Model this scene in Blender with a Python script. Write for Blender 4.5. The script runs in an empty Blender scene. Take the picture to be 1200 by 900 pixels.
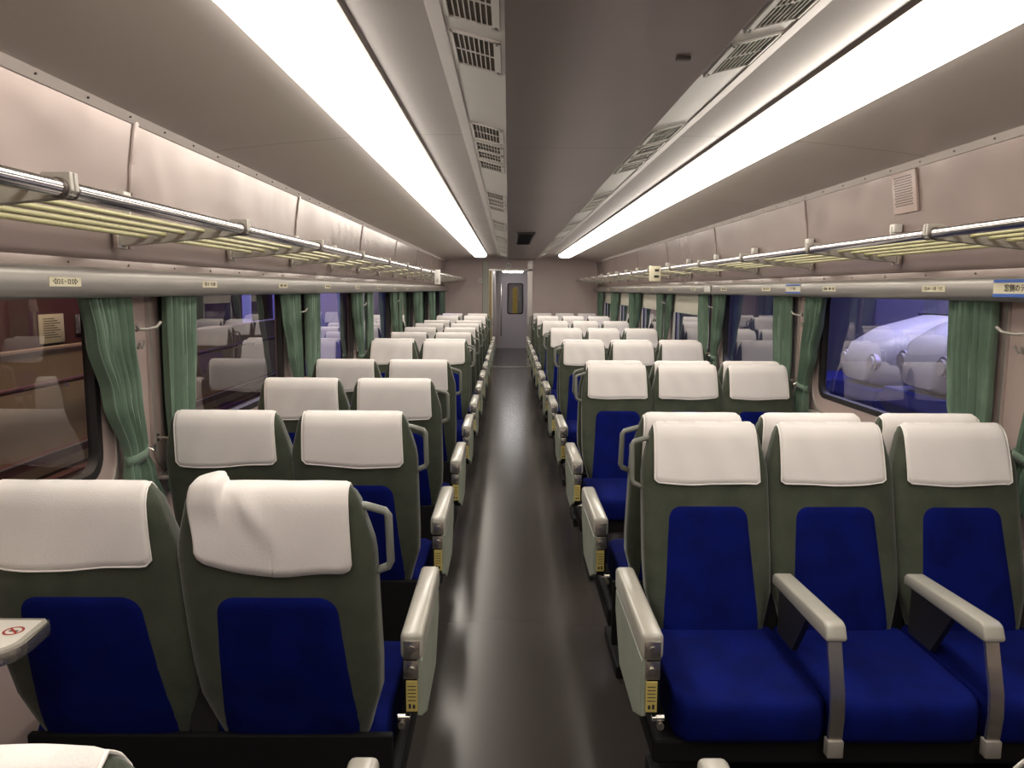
import bpy, bmesh, math, random
from mathutils import Vector, Matrix
random.seed(7)
PI = math.pi
CAMZ = 1.45
XL, XR = -1.22, 1.70          # window planes
XC = 0.24                     # centre line of the car
ZEND = 14.45                  # far end wall
ZNEAR = -1.2                  # wall behind the camera
PITCH = 0.94
C0 = 1.985                    # seat centre of row 1
PIL = 2.46                    # first pillar centre
BAY = 1.88
col = bpy.context.scene.collection

# ------------------------------------------------------------------ materials
MATS = {}
def nodes(name):
    m = bpy.data.materials.new(name); m.use_nodes = True
    nt = m.node_tree; nt.nodes.clear()
    out = nt.nodes.new('ShaderNodeOutputMaterial')
    MATS[name] = m
    return m, nt, out
def pbr(name, c, rough=0.5, metal=0.0, var=0.0, scale=8.0, stretch=(1, 1, 1), bump=0.0, bscale=60.0, sheen=0.0,
        rvar=0.0, spec=0.5, coat=0.0, c2=None, bdist=0.004):
    m, nt, out = nodes(name)
    b = nt.nodes.new('ShaderNodeBsdfPrincipled')
    nt.links.new(b.outputs[0], out.inputs[0])
    b.inputs['Base Color'].default_value = (*c, 1)
    b.inputs['Roughness'].default_value = rough
    b.inputs['Metallic'].default_value = metal
    b.inputs['Specular IOR Level'].default_value = spec
    b.inputs['Sheen Weight'].default_value = sheen
    b.inputs['Sheen Roughness'].default_value = 0.4
    b.inputs['Coat Weight'].default_value = coat
    b.inputs['Coat Roughness'].default_value = 0.15
    tc = nt.nodes.new('ShaderNodeTexCoord')
    mp = nt.nodes.new('ShaderNodeMapping'); mp.inputs['Scale'].default_value = stretch
    nt.links.new(tc.outputs['Object'], mp.inputs[0])
    n = nt.nodes.new('ShaderNodeTexNoise'); n.inputs['Scale'].default_value = scale
    n.inputs['Detail'].default_value = 4
    nt.links.new(mp.outputs[0], n.inputs['Vector'])
    if var or c2:
        r = nt.nodes.new('ShaderNodeValToRGB')
        k = c2 or tuple(x * (1 - var) for x in c)
        r.color_ramp.elements[0].position = 0.35; r.color_ramp.elements[0].color = (*k, 1)
        r.color_ramp.elements[1].position = 0.65; r.color_ramp.elements[1].color = (*tuple(min(1, x * (1 + var * 0.6)) for x in c), 1)
        nt.links.new(n.outputs['Fac'], r.inputs[0]); nt.links.new(r.outputs[0], b.inputs['Base Color'])
    if rvar:
        mr = nt.nodes.new('ShaderNodeMapRange')
        mr.inputs['From Min'].default_value = 0.3; mr.inputs['From Max'].default_value = 0.7
        mr.inputs['To Min'].default_value = max(0.02, rough - rvar); mr.inputs['To Max'].default_value = min(1, rough + rvar)
        nt.links.new(n.outputs['Fac'], mr.inputs[0]); nt.links.new(mr.outputs[0], b.inputs['Roughness'])
    if bump:
        n2 = nt.nodes.new('ShaderNodeTexNoise'); n2.inputs['Scale'].default_value = bscale; n2.inputs['Detail'].default_value = 3
        nt.links.new(mp.outputs[0], n2.inputs['Vector'])
        bp = nt.nodes.new('ShaderNodeBump'); bp.inputs['Strength'].default_value = bump; bp.inputs['Distance'].default_value = bdist
        nt.links.new(n2.outputs['Fac'], bp.inputs['Height']); nt.links.new(bp.outputs[0], b.inputs['Normal'])
    return m
def emit(name, c, s):
    m, nt, out = nodes(name)
    e = nt.nodes.new('ShaderNodeEmission'); e.inputs[0].default_value = (*c, 1); e.inputs[1].default_value = s
    nt.links.new(e.outputs[0], out.inputs[0]); return m
def glass(name, k):
    m, nt, out = nodes(name)
    t = nt.nodes.new('ShaderNodeBsdfTransparent'); t.inputs[0].default_value = (0.80, 0.82, 0.84, 1)
    g = nt.nodes.new('ShaderNodeBsdfGlossy'); g.inputs['Roughness'].default_value = 0.0
    ge = nt.nodes.new('ShaderNodeNewGeometry')
    dp = nt.nodes.new('ShaderNodeVectorMath'); dp.operation = 'DOT_PRODUCT'
    nt.links.new(ge.outputs['Incoming'], dp.inputs[0]); nt.links.new(ge.outputs['Normal'], dp.inputs[1])
    def M(op, a, b=None, clamp=False):
        n = nt.nodes.new('ShaderNodeMath'); n.operation = op; n.use_clamp = clamp
        for i, v in enumerate((a, b)):
            if v is None: continue
            if isinstance(v, (int, float)): n.inputs[i].default_value = v
            else: nt.links.new(v, n.inputs[i])
        return n.outputs[0]
    # Schlick reflectance of one surface, times the number of surfaces that count
    F = M('ADD', 0.04, M('MULTIPLY', 0.96, M('POWER', M('SUBTRACT', 1.0, M('ABSOLUTE', dp.outputs['Value'])), 5.0)))
    mu = nt.nodes.new('ShaderNodeMath'); mu.operation = 'MULTIPLY'; mu.inputs[1].default_value = k; mu.use_clamp = True
    mx = nt.nodes.new('ShaderNodeMixShader')
    nt.links.new(F, mu.inputs[0]); nt.links.new(mu.outputs[0], mx.inputs[0])
    nt.links.new(t.outputs[0], mx.inputs[1]); nt.links.new(g.outputs[0], mx.inputs[2]); nt.links.new(mx.outputs[0], out.inputs[0])
    return m

WALL = pbr('wall_laminate', (0.48, 0.37, 0.34), 0.34, var=0.05, scale=3, bump=0.10, bscale=4, spec=0.5)
UPPER = pbr('upper_panel', (0.315, 0.245, 0.225), 0.22, metal=0.40, var=0.04, scale=2, bump=1.0, bscale=1.5, bdist=0.009)
CEIL = pbr('ceiling_panel', (0.60, 0.55, 0.53), 0.36, metal=0.45, var=0.03, scale=2, bump=0.25, bscale=1.5)
DUCTM = pbr('duct_panel', (0.40, 0.335, 0.305), 0.30, metal=0.45, var=0.04, scale=2, bump=0.2, bscale=1.2)
TRIM2 = pbr('cornice_strip', (0.50, 0.44, 0.41), 0.4, metal=0.1)
STRIP = pbr('vent_strip', (0.66, 0.63, 0.59), 0.30, metal=0.15, var=0.03)
TRIM = pbr('aluminium_trim', (0.62, 0.58, 0.55), 0.30, metal=0.7)
LEDGE = pbr('brushed_aluminium', (0.40, 0.375, 0.345), 0.36, metal=0.75, var=0.08, scale=20, stretch=(1, 0.05, 1))
CHROME = pbr('chrome', (0.72, 0.69, 0.69), 0.16, metal=1.0)
SLAT = pbr('yellowed_tube', (0.44, 0.41, 0.21), 0.35, var=0.05)
CAST = pbr('cast_bracket', (0.42, 0.39, 0.35), 0.42, metal=0.35, var=0.06)
SCREW = pbr('dark_screw', (0.12, 0.10, 0.09), 0.4, metal=0.6)
GREEN = pbr('green_moquette', (0.047, 0.056, 0.036), 0.85, var=0.22, scale=14, bump=0.35, bscale=260, sheen=0.32, c2=(0.036, 0.044, 0.027))
BLUE = pbr('blue_moquette', (0.0015, 0.006, 0.105), 0.9, var=0.25, scale=10, bump=0.35, bscale=260, sheen=0.0, spec=0.12)
COVER = pbr('white_cover_cloth', (0.78, 0.735, 0.715), 0.85, var=0.03, scale=5, bump=0.18, bscale=350, sheen=0.15)
HEM = pbr('cover_hem', (0.84, 0.80, 0.77), 0.8)
CURTAIN = pbr('curtain_cloth', (0.145, 0.222, 0.160), 0.8, var=0.12, scale=12, bump=0.3, bscale=300, sheen=0.3)
ARMPAD = pbr('arm_pad', (0.42, 0.40, 0.35), 0.25, var=0.04)
ARMSIDE = pbr('arm_side', (0.30, 0.33, 0.265), 0.42, var=0.10, scale=10)
STEEL = pbr('satin_steel', (0.58, 0.55, 0.50), 0.27, metal=0.9, var=0.05, scale=30)
HANDLE = pbr('grab_handle', (0.20, 0.205, 0.18), 0.38)
YELLOW = pbr('yellow_label', (0.55, 0.44, 0.14), 0.5)
INK = pbr('ink', (0.03, 0.025, 0.02), 0.6)
RED = pbr('red_ink', (0.35, 0.03, 0.02), 0.5)
BLUEINK = pbr('blue_print', (0.05, 0.14, 0.50), 0.4)
PAPER = pbr('cream_sticker', (0.72, 0.66, 0.48), 0.45)
WHITE = pbr('white_plastic', (0.75, 0.73, 0.68), 0.4)
BLACK = pbr('black_frame', (0.007, 0.007, 0.008), 0.7, spec=0.2)
RUBBER = pbr('rubber', (0.018, 0.015, 0.016), 0.5)
BLIND = pbr('blind_cloth', (0.60, 0.57, 0.47), 0.7, var=0.03)
GLASS = glass('double_glazing', 2.1)
LENS = emit('lamp_diffuser', (1.0, 0.93, 0.82), 9.0)
LAMP2 = emit('vestibule_diffuser', (1.0, 0.97, 0.95), 22.0)
DOORM = pbr('door_paint', (0.62, 0.58, 0.62), 0.4, metal=0.2)
AMBER = pbr('amber_panel', (0.40, 0.30, 0.05), 0.5)
CREAMP = pbr('cream_pilaster', (0.55, 0.55, 0.47), 0.4)
# floor
def floor_mat():
    m, nt, out = nodes('linoleum')
    b = nt.nodes.new('ShaderNodeBsdfPrincipled'); nt.links.new(b.outputs[0], out.inputs[0])
    tc = nt.nodes.new('ShaderNodeTexCoord')
    n = nt.nodes.new('ShaderNodeTexNoise'); n.inputs['Scale'].default_value = 1.2; n.inputs['Detail'].default_value = 1
    mp = nt.nodes.new('ShaderNodeMapping'); mp.inputs['Scale'].default_value = (1, 1.0, 1)
    nt.links.new(tc.outputs['Object'], mp.inputs[0]); nt.links.new(mp.outputs[0], n.inputs['Vector'])
    r = nt.nodes.new('ShaderNodeValToRGB')
    r.color_ramp.elements[0].color = (0.045, 0.038, 0.035, 1); r.color_ramp.elements[1].color = (0.053, 0.046, 0.042, 1)
    r.color_ramp.elements[0].position = 0.0; r.color_ramp.elements[1].position = 1.0
    nt.links.new(n.outputs['Fac'], r.inputs[0]); nt.links.new(r.outputs[0], b.inputs['Base Color'])
    mr = nt.nodes.new('ShaderNodeMapRange'); mr.inputs['To Min'].default_value = 0.21; mr.inputs['To Max'].default_value = 0.21
    mr.inputs['From Min'].default_value = 0.3; mr.inputs['From Max'].default_value = 0.7
    nt.links.new(n.outputs['Fac'], mr.inputs[0]); nt.links.new(mr.outputs[0], b.inputs['Roughness'])
    b.inputs['Specular IOR Level'].default_value = 0.42
    return m
FLOOR = floor_mat()

# ------------------------------------------------------------------ mesh helpers
class MB:
    def __init__(s): s.v = []; s.f = []
    def add(s, vs, fs):
        o = len(s.v); s.v += [tuple(v) for v in vs]; s.f += [tuple(i + o for i in f) for f in fs]; return s
    def box(s, x0, x1, y0, y1, z0, z1, bev=0.0, seg=2):
        x0, x1 = min(x0, x1), max(x0, x1); y0, y1 = min(y0, y1), max(y0, y1); z0, z1 = min(z0, z1), max(z0, z1)
        bm = bmesh.new()
        bmesh.ops.create_cube(bm, size=1.0)
        for v in bm.verts:
            v.co = Vector(((x0 + x1) / 2 + v.co.x * (x1 - x0), (y0 + y1) / 2 + v.co.y * (y1 - y0), (z0 + z1) / 2 + v.co.z * (z1 - z0)))
        if bev > 0:
            bmesh.ops.bevel(bm, geom=bm.edges[:], offset=min(bev, 0.49 * min(x1 - x0, y1 - y0, z1 - z0)), segments=seg, profile=0.5, affect='EDGES')
        return s.bm(bm)
    def bm(s, bm):
        bm.verts.index_update()
        s.add([v.co.copy() for v in bm.verts], [[v.index for v in f.verts] for f in bm.faces]); bm.free(); return s
    def prism(s, poly, axis, a, b, bev=0.0):
        """poly: 2D points in the plane normal to axis ('x': (y,z); 'y': (x,z); 'z': (x,y))"""
        bm = bmesh.new()
        def P(p, t): return {'x': (t, p[0], p[1]), 'y': (p[0], t, p[1]), 'z': (p[0], p[1], t)}[axis]
        A = [bm.verts.new(P(p, a)) for p in poly]; B = [bm.verts.new(P(p, b)) for p in poly]
        n = len(poly)
        bm.faces.new(A[::-1]); bm.faces.new(B)
        for i in range(n): bm.faces.new((A[i], A[(i + 1) % n], B[(i + 1) % n], B[i]))
        bmesh.ops.recalc_face_normals(bm, faces=bm.faces[:])
        if bev > 0:
            bmesh.ops.bevel(bm, geom=bm.edges[:], offset=bev, segments=2, profile=0.5, affect='EDGES')
        return s.bm(bm)
    def tube(s, pts, r, n=10, cap=True, sx=1.0, sy=1.0):
        pts = [Vector(p) for p in pts]; rings = []
        up = Vector((0, 0, 1))
        prev = None
        for i, p in enumerate(pts):
            t = (pts[min(i + 1, len(pts) - 1)] - pts[max(i - 1, 0)]).normalized()
            if prev is None:
                a = t.cross(up)
                if a.length < 1e-3: a = t.cross(Vector((0, 1, 0)))
                a.normalize()
            else:
                a = (prev - t * prev.dot(t)).normalized()
            prev = a; b = t.cross(a).normalized()
            rings.append([p + a * (math.cos(2 * PI * k / n) * r * sx) + b * (math.sin(2 * PI * k / n) * r * sy) for k in range(n)])
        return s.loft(rings, cap, cap)
    def loft(s, rings, c0=True, c1=True, closed=True):
        n = len(rings[0]); vs = [p for r in rings for p in r]; fs = []
        for i in range(len(rings) - 1):
            for k in range(n if closed else n - 1):
                a = i * n + k; b = i * n + (k + 1) % n
                fs.append((a, b, b + n, a + n))
        if c0: fs.append(tuple(range(n))[::-1])
        if c1: fs.append(tuple((len(rings) - 1) * n + k for k in range(n)))
        return s.add(vs, fs)
    def cyl(s, c, r, h, axis='z', n=20, r2=None):
        d = {'x': Vector((1, 0, 0)), 'y': Vector((0, 1, 0)), 'z': Vector((0, 0, 1))}[axis]
        a = {'x': Vector((0, 1, 0)), 'y': Vector((0, 0, 1)), 'z': Vector((1, 0, 0))}[axis]; b = d.cross(a)
        c = Vector(c); r2 = r if r2 is None else r2
        R = lambda t, q: [c + d * t + a * math.cos(2 * PI * k / n) * q + b * math.sin(2 * PI * k / n) * q for k in range(n)]
        return s.loft([R(-h / 2, r), R(h / 2, r2)])
    def grid(s, rows):
        n = len(rows[0]); fs = []
        for i in range(len(rows) - 1):
            for k in range(n - 1): fs.append((i * n + k, i * n + k + 1, (i + 1) * n + k + 1, (i + 1) * n + k))
        return s.add([p for r in rows for p in r], fs)
    def mesh(s, name, smooth=True, angle=35, recalc=True):
        me = bpy.data.meshes.new(name); me.from_pydata([tuple(v) for v in s.v], [], s.f)
        bm = bmesh.new(); bm.from_mesh(me)
        bmesh.ops.remove_doubles(bm, verts=bm.verts[:], dist=1e-6)
        if recalc: bmesh.ops.recalc_face_normals(bm, faces=bm.faces[:])
        if smooth:
            for f in bm.faces: f.smooth = True
            for e in bm.edges:
                if len(e.link_faces) == 2 and e.calc_face_angle(0) > math.radians(angle): e.smooth = False
        bm.to_mesh(me); bm.free(); return me
def obj(name, mb, mat, parent=None, smooth=True, angle=35, kind=None, label=None, recalc=True):
    me = mb.mesh(name, smooth, angle, recalc) if isinstance(mb, MB) else mb
    o = bpy.data.objects.new(name, me)
    if mat is not None and not me.materials: me.materials.append(mat)
    col.objects.link(o)
    if parent is not None: o.parent = parent
    if kind: o['kind'] = kind
    if label: o['label'] = label
    return o
def empty(name, loc=(0, 0, 0)):
    o = bpy.data.objects.new(name, None); o.location = loc; o.empty_display_size = 0.1; col.objects.link(o); return o
def tag(o, label=None, cat=None, group=None, kind=None):
    for k, v in (('label', label), ('category', cat), ('group', group), ('kind', kind)):
        if v: o[k] = v
    return o
def children_of(o): return [c for c in bpy.data.objects if c.parent == o]
def copy_tree(o, kids, parent=None):
    c = o.copy(); col.objects.link(c)
    if parent is not None: c.parent = parent; c.matrix_parent_inverse = o.matrix_parent_inverse
    for ch in kids.get(o.name, ()): copy_tree(ch, kids, c)
    return c
def kid_map():
    d = {}
    for o in bpy.data.objects:
        if o.parent is not None: d.setdefault(o.parent.name, []).append(o)
    return d
def text_mesh(s, size, name='text'):
    cu = bpy.data.curves.new(name, 'FONT'); cu.body = s; cu.size = size; cu.align_x = 'CENTER'; cu.align_y = 'CENTER'; cu.extrude = 0.0004
    cu.resolution_u = 2
    o = bpy.data.objects.new(name, cu); col.objects.link(o)
    dg = bpy.context.evaluated_depsgraph_get(); dg.update()
    me = bpy.data.meshes.new_from_object(o.evaluated_get(dg)); me.name = name
    bpy.data.objects.remove(o); bpy.data.curves.remove(cu)
    return me
def text_on(s, size, mat, parent, loc, rot, squeeze=1.0, name='lettering'):
    me = text_mesh(s, size, name); me.materials.clear(); me.materials.append(mat)
    o = bpy.data.objects.new(name, me); col.objects.link(o); o.parent = parent
    o.location = loc; o.rotation_euler = rot; o.scale = (squeeze, 1, 1)
    return o
def rrect(x0, x1, z0, z1, r, n=6):
    pts = []
    for cx, cz, a0 in ((x1 - r, z1 - r, 0), (x0 + r, z1 - r, PI / 2), (x0 + r, z0 + r, PI), (x1 - r, z0 + r, 1.5 * PI)):
        for k in range(n + 1):
            a = a0 + PI / 2 * k / n
            pts.append((cx + r * math.cos(a), cz + r * math.sin(a)))
    return pts

# ------------------------------------------------------------------ the shell of the car
Y0, Y1 = ZNEAR, ZEND
m = MB(); m.box(XL - 0.08, XR + 0.08, Y0, 19.6, -0.06, 0.0)
obj('floor', m, FLOOR, kind='structure', smooth=False)

WZ0, WZ1 = 0.885, 1.465       # window opening heights
pill = [PIL + BAY * k for k in range(-2, 8)]
wins = []                      # (y0, y1) of each opening
for k in range(len(pill) - 1):
    a, b = pill[k] + 0.22, pill[k + 1] - 0.195
    if b < Y0 + 0.1: continue
    a = max(a, Y0 + 0.1); b = min(b, Y1 - 0.12)
    if b - a > 0.4: wins.append((a, b))
def side_wall(name, x, sgn):
    """inner skin at x, thickness outward (sgn = -1 left, +1 right)"""
    m = MB()
    bounds = [Y0] + [(wins[k][1] + wins[k + 1][0]) / 2 for k in range(len(wins) - 1)] + [Y1]
    for k, (a, b) in enumerate(wins):
        ya, yb = bounds[k], bounds[k + 1]
        inner = rrect(a, b, WZ0, WZ1, 0.075)
        outer = []
        for (p, q) in inner:
            # project on the outer rectangle
            cy, cz = (a + b) / 2, (WZ0 + WZ1) / 2
            outer.append((ya if p < a + 0.0751 else (yb if p > b - 0.0751 else p), 1.56 if q > cz else 0.0))
        n = len(inner)
        vs = [(x, p, q) for p, q in inner] + [(x, p, q) for p, q in outer] + [(x + sgn * 0.028, p, q) for p, q in inner]
        fs = []
        for i in range(n):
            j = (i + 1) % n
            if outer[i] != outer[j]: fs.append((i, j, n + j, n + i))
            else: fs.append((i, j, n + i))
            fs.append((i, j, 2 * n + j, 2 * n + i))
        m.add(vs, fs)
        # the triangles left at the four corners: fill the side strips
        m.add([(x, ya, 0.0), (x, ya, 1.56), (x, a, WZ1 - 0.075), (x, a, WZ0 + 0.075)], [(0, 1, 2, 3)])
        m.add([(x, yb, 0.0), (x, yb, 1.56), (x, b, WZ1 - 0.075), (x, b, WZ0 + 0.075)], [(0, 1, 2, 3)])
    # outer skin beyond the openings, in strips
    xo = x + sgn * 0.028
    m.box(xo, xo + sgn * 0.006, Y0, Y1, -0.06, WZ0 - 0.0)
    m.box(xo, xo + sgn * 0.006, Y0, Y1, WZ1, 2.15)
    ed = [Y0] + [t for w in wins for t in w] + [Y1]
    for k in range(0, len(ed), 2): m.box(xo, xo + sgn * 0.006, ed[k], ed[k + 1], WZ0, WZ1)
    # upper panel, gently curved up to the ceiling trim
    return obj(name, m, WALL, kind='structure', smooth=False, recalc=False)
side_wall('wall_left', XL, -1)
side_wall('wall_right', XR, 1)
def off(half, sgn): return XC + sgn * half
UP = [(1.462, 1.475), (1.440, 1.50), (1.432, 1.57), (1.428, 1.66), (1.424, 1.73), (1.415, 1.83), (1.400, 1.93), (1.392, 1.975)]
for sgn, nm in ((-1, 'left'), (1, 'right')):
    m = MB()
    rows = [[(off(h, sgn), y, z) for (h, z) in UP] for y in (Y0, Y1)]
    m.grid(rows); obj('wall_%s_upper' % nm, m, UPPER, kind='structure', angle=60, recalc=False)
# seams and trims
CE = [(1.40, 1.972), (1.30, 1.988), (1.10, 2.010), (0.83, 2.035)]
CI = [(0.60, 2.045), (0.50, 2.046), (0.415, 2.046)]
for sgn, nm in ((-1, 'left'), (1, 'right')):
    m = MB()
    m.grid([[(off(h, sgn), y, z) for (h, z) in CE + CI] for y in (Y0, Y1)])
    obj('ceiling_%s' % nm, m, CEIL, kind='structure', angle=60, recalc=False)
    # vent strip: sloping face of the air duct
    m = MB(); P = [(0.385, 2.034), (0.25, 1.999), (0.25, 2.006), (0.385, 2.041)]
    m.prism([(off(h, sgn), z) for h, z in P], 'y', Y0, Y1)
    obj('ceiling_duct_side_%s' % nm, m, STRIP, kind='structure', smooth=False)
    m = MB(); P = [(0.418, 2.040), (0.383, 2.030), (0.383, 2.044), (0.418, 2.050)]
    m.prism([(off(h, sgn), z) for h, z in P], 'y', Y0, Y1)
    obj('trim_duct_%s' % nm, m, CEIL, kind='structure', smooth=False)
    # edge strip between side wall and ceiling with screws
    m = MB()
    m.prism([(off(1.402, sgn), 1.976), (off(1.383, sgn), 1.976), (off(1.392, sgn), 1.948), (off(1.402, sgn), 1.945)], 'y', Y0, Y1, 0.0)
    m.prism([(off(1.41, sgn), 1.984), (off(1.374, sgn), 1.982), (off(1.374, sgn), 1.976), (off(1.41, sgn), 1.975)], 'y', Y0, Y1, 0.0)
    o = obj('trim_cornice_%s' % nm, m, TRIM2, kind='structure', smooth=False)
    m = MB()
    y = 1.0
    while y < Y1 - 0.1:
        m.cyl((off(1.386, sgn), y, 1.962), 0.003, 0.006, 'x', 8); y += 0.235
    obj('screw', m, SCREW, o)
    # vertical cover strips over the panel joints
    m = MB(); ms = MB()
    for k in range(7):
        y = PIL + BAY * k
        prev = None
        rr = []
        for (h, z) in UP[2:]:
            rr.append([(off(h - 0.001, sgn), y - 0.014, z), (off(h - 0.006, sgn), y - 0.011, z), (off(h - 0.006, sgn), y + 0.011, z), (off(h - 0.001, sgn), y + 0.014, z)])
        m.loft(rr, closed=False, c0=False, c1=False)
        for z in (1.60, 1.74, 1.86, 1.93): ms.cyl((off(1.408 if z > 1.8 else 1.418, sgn), y, z), 0.003, 0.006, 'x', 8)
    o = obj('trim_joint_%s' % nm, m, UPPER, kind='structure', smooth=False)
    obj('screw', ms, SCREW, o)
# ceiling seams (thin dark lines across the panels)
m = MB()
for k in range(7):
    y = 3.07 + BAY * k
    for sgn in (-1, 1):
        for (h0, z0), (h1, z1) in zip(CE[:-1], CE[1:]):
            a, b = off(h0, sgn), off(h1, sgn)
            m.add([(a, y, z0 - 0.0006), (b, y, z1 - 0.0006), (b, y + 0.004, z1 - 0.0006), (a, y + 0.004, z0 - 0.0006)], [(0, 1, 2, 3)])
        a, b = off(0.60, sgn), off(0.42, sgn)
        m.add([(a, y, 2.0444), (b, y, 2.0452), (b, y + 0.004, 2.0452), (a, y + 0.004, 2.0444)], [(0, 1, 2, 3)])
    m.add([(off(0.24, -1), y, 1.9984), (off(0.24, 1), y, 1.9984), (off(0.24, 1), y + 0.004, 1.9984), (off(0.24, -1), y + 0.004, 1.9984)], [(0, 1, 2, 3)])
obj('trim_ceiling_joint', m, SCREW, kind='structure', smooth=False)
m = MB(); m.box(off(0.25, -1), off(0.25, 1), Y0, 13.9, 1.9995, 2.06)
o = obj('ceiling_duct', m, DUCTM, kind='structure', smooth=False)
m = MB(); m.box(XL - 0.1, XR + 0.1, Y0, Y1, 2.10, 2.14)
obj('roof', m, BLACK, kind='structure', smooth=False)
# small fittings on the duct
m = MB(); m.box(0.395, 0.428, 1.89, 1.905, 1.992, 1.9995)
tag(obj('ceiling_latch', m, SCREW), 'tiny black latch on the dark centre ceiling panel', 'latch')
m = MB(); m.box(0.08, 0.26, 7.5, 9.3, 1.985, 1.9994, 0.004)
o = obj('loudspeaker_box', m, pbr('brown_grille', (0.09, 0.075, 0.065), 0.5)); tag(o, 'long dark brown grille on the centre ceiling panel towards the far door', 'ceiling box')
m = MB()
for i in range(20): m.box(0.10, 0.24, 7.56 + i * 0.088, 7.60 + i * 0.088, 1.982, 1.986)
obj('grille', m, BLACK, o)

# window ledge (ventilation duct) that hides the curtain rails
LEDP = [(1.50, 1.421), (1.372, 1.421), (1.358, 1.427), (1.352, 1.445), (1.352, 1.480), (1.358, 1.496), (1.375, 1.505), (1.50, 1.510)]
for sgn, nm in ((-1, 'left'), (1, 'right')):
    m = MB(); m.prism([(off(h, sgn), z) for h, z in LEDP], 'y', Y0, Y1)
    obj('trim_ledge_%s' % nm, m, LEDGE, kind='structure', angle=50)
    m = MB(); m.prism([(off(h, sgn), z) for h, z in ((1.436, 1.500), (1.418, 1.503), (1.424, 1.530), (1.436, 1.532))], 'y', Y0, Y1)
    o = obj('trim_ledge_cap_%s' % nm, m, UPPER, kind='structure', smooth=False)
    m = MB(); y = 1.1
    while y < 10: m.cyl((off(1.420, sgn), y, 1.517), 0.003, 0.006, 'x', 8); y += 0.33
    obj('screw', m, SCREW, o)
    # skirting
    m = MB(); m.box(XL if sgn < 0 else XR, (XL + 0.05) if sgn < 0 else (XR - 0.05), Y0, Y1, 0.0, 0.10, 0.005)
    obj('baseboard_%s' % nm, m, TRIM, kind='structure', smooth=False)

# windows
wn = 0
BLINDS = []
for sgn, x in ((-1, XL), (1, XR)):
    for k, (a, b) in enumerate(wins):
        wn += 1
        w = empty('window_%d' % wn, (x, (a + b) / 2, WZ0)); w['kind'] = 'structure'
        hy = (b - a) / 2; H = WZ1 - WZ0
        def ringm(o0, o1, t0, t1, r0=0.075, r1=0.075):
            mm = MB(); A = rrect(-hy + o0, hy - o0, o0, H - o0, max(0.01, r0)); B = rrect(-hy + o1, hy - o1, o1, H - o1, max(0.01, r1))
            rings = [[(t0, p, q) for p, q in A], [(t1, p, q) for p, q in A], [(t1, p, q) for p, q in B], [(t0, p, q) for p, q in B]]
            rings.append(rings[0]); mm.loft(rings, False, False); return mm
        obj('window_frame', ringm(-0.075, 0.002, sgn * -0.002, sgn * -0.007, 0.13, 0.075), WALL, w, angle=40)
        obj('frame_edge', ringm(-0.087, -0.073, sgn * -0.001, sgn * -0.013, 0.14, 0.13), TRIM, w, angle=40)
        obj('gasket', ringm(-0.002, 0.024, sgn * -0.009, sgn * 0.022, 0.077, 0.060), RUBBER, w, angle=40)
        mm = MB(); mm.add([(sgn * 0.012, p, q) for p, q in rrect(-hy + 0.01, hy - 0.01, 0.01, H - 0.01, 0.06)], [tuple(range(28))])
        obj('window_pane', mm, GLASS, w, smooth=False)
        mm = MB(); mm.box(sgn * -0.040, 0, -hy - 0.06, hy + 0.06, -0.100, -0.084, 0.006)
        obj('window_sill', mm, TRIM, w, angle=40)
        if sgn > 0 and a > 6.0: BLINDS.append((x, a, b))

# end walls
DZ = 1.80
ENDM = pbr('end_wall_lightened', (0.66, 0.54, 0.51), 0.4, var=0.03, scale=3)  # wall laminate with its base colour lightened to make up for scarce light here
VEST = pbr('vestibule_laminate', (0.60, 0.55, 0.53), 0.4)
m = MB()
dx0, dx1 = -0.28, 0.36
m.box(XL - 0.02, dx0 - 0.10, ZEND, ZEND + 0.06, 0, 2.12)
m.box(dx1 + 0.09, XR + 0.02, ZEND, ZEND + 0.06, 0, 2.12)
m.box(dx0 - 0.10, dx1 + 0.09, ZEND, ZEND + 0.06, DZ, 2.12)
obj('wall_end', m, ENDM, kind='structure', smooth=False)
m = MB()
m.box(dx0 - 0.20, dx0 - 0.08, ZEND - 0.035, ZEND, 0, 1.98, 0.01)
obj('trim_pilaster', m, CREAMP, kind='structure', smooth=False)
m = MB(); m.box(dx0 - 0.10, dx0, ZEND - 0.01, ZEND + 0.09, 0, DZ); m.box(dx1, dx1 + 0.09, ZEND - 0.01, ZEND + 0.09, 0, 1.99)
m.box(dx0 - 0.1, dx1 + 0.09, ZEND - 0.01, ZEND + 0.09, DZ, DZ + 0.03)
obj('trim_door_frame', m, TRIM, kind='structure', smooth=False)
m = MB(); m.box(dx0 - 0.075, dx0 - 0.03, ZEND - 0.02, ZEND - 0.01, 0, DZ)
obj('trim_door_edge', m, pbr('brass_strip', (0.42, 0.33, 0.14), 0.4, metal=0.4), kind='structure', smooth=False)
m = MB(); m.box(dx0, dx1, ZEND - 0.04, ZEND + 0.05, 0.0, 0.012)
obj('trim_threshold', m, STEEL, kind='structure', smooth=False)
m = MB(); m.box(XL - 0.02, XR + 0.02, Y0 - 0.06, Y0, 0, 2.12)
obj('wall_rear', m, WALL, kind='structure', smooth=False)
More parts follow.
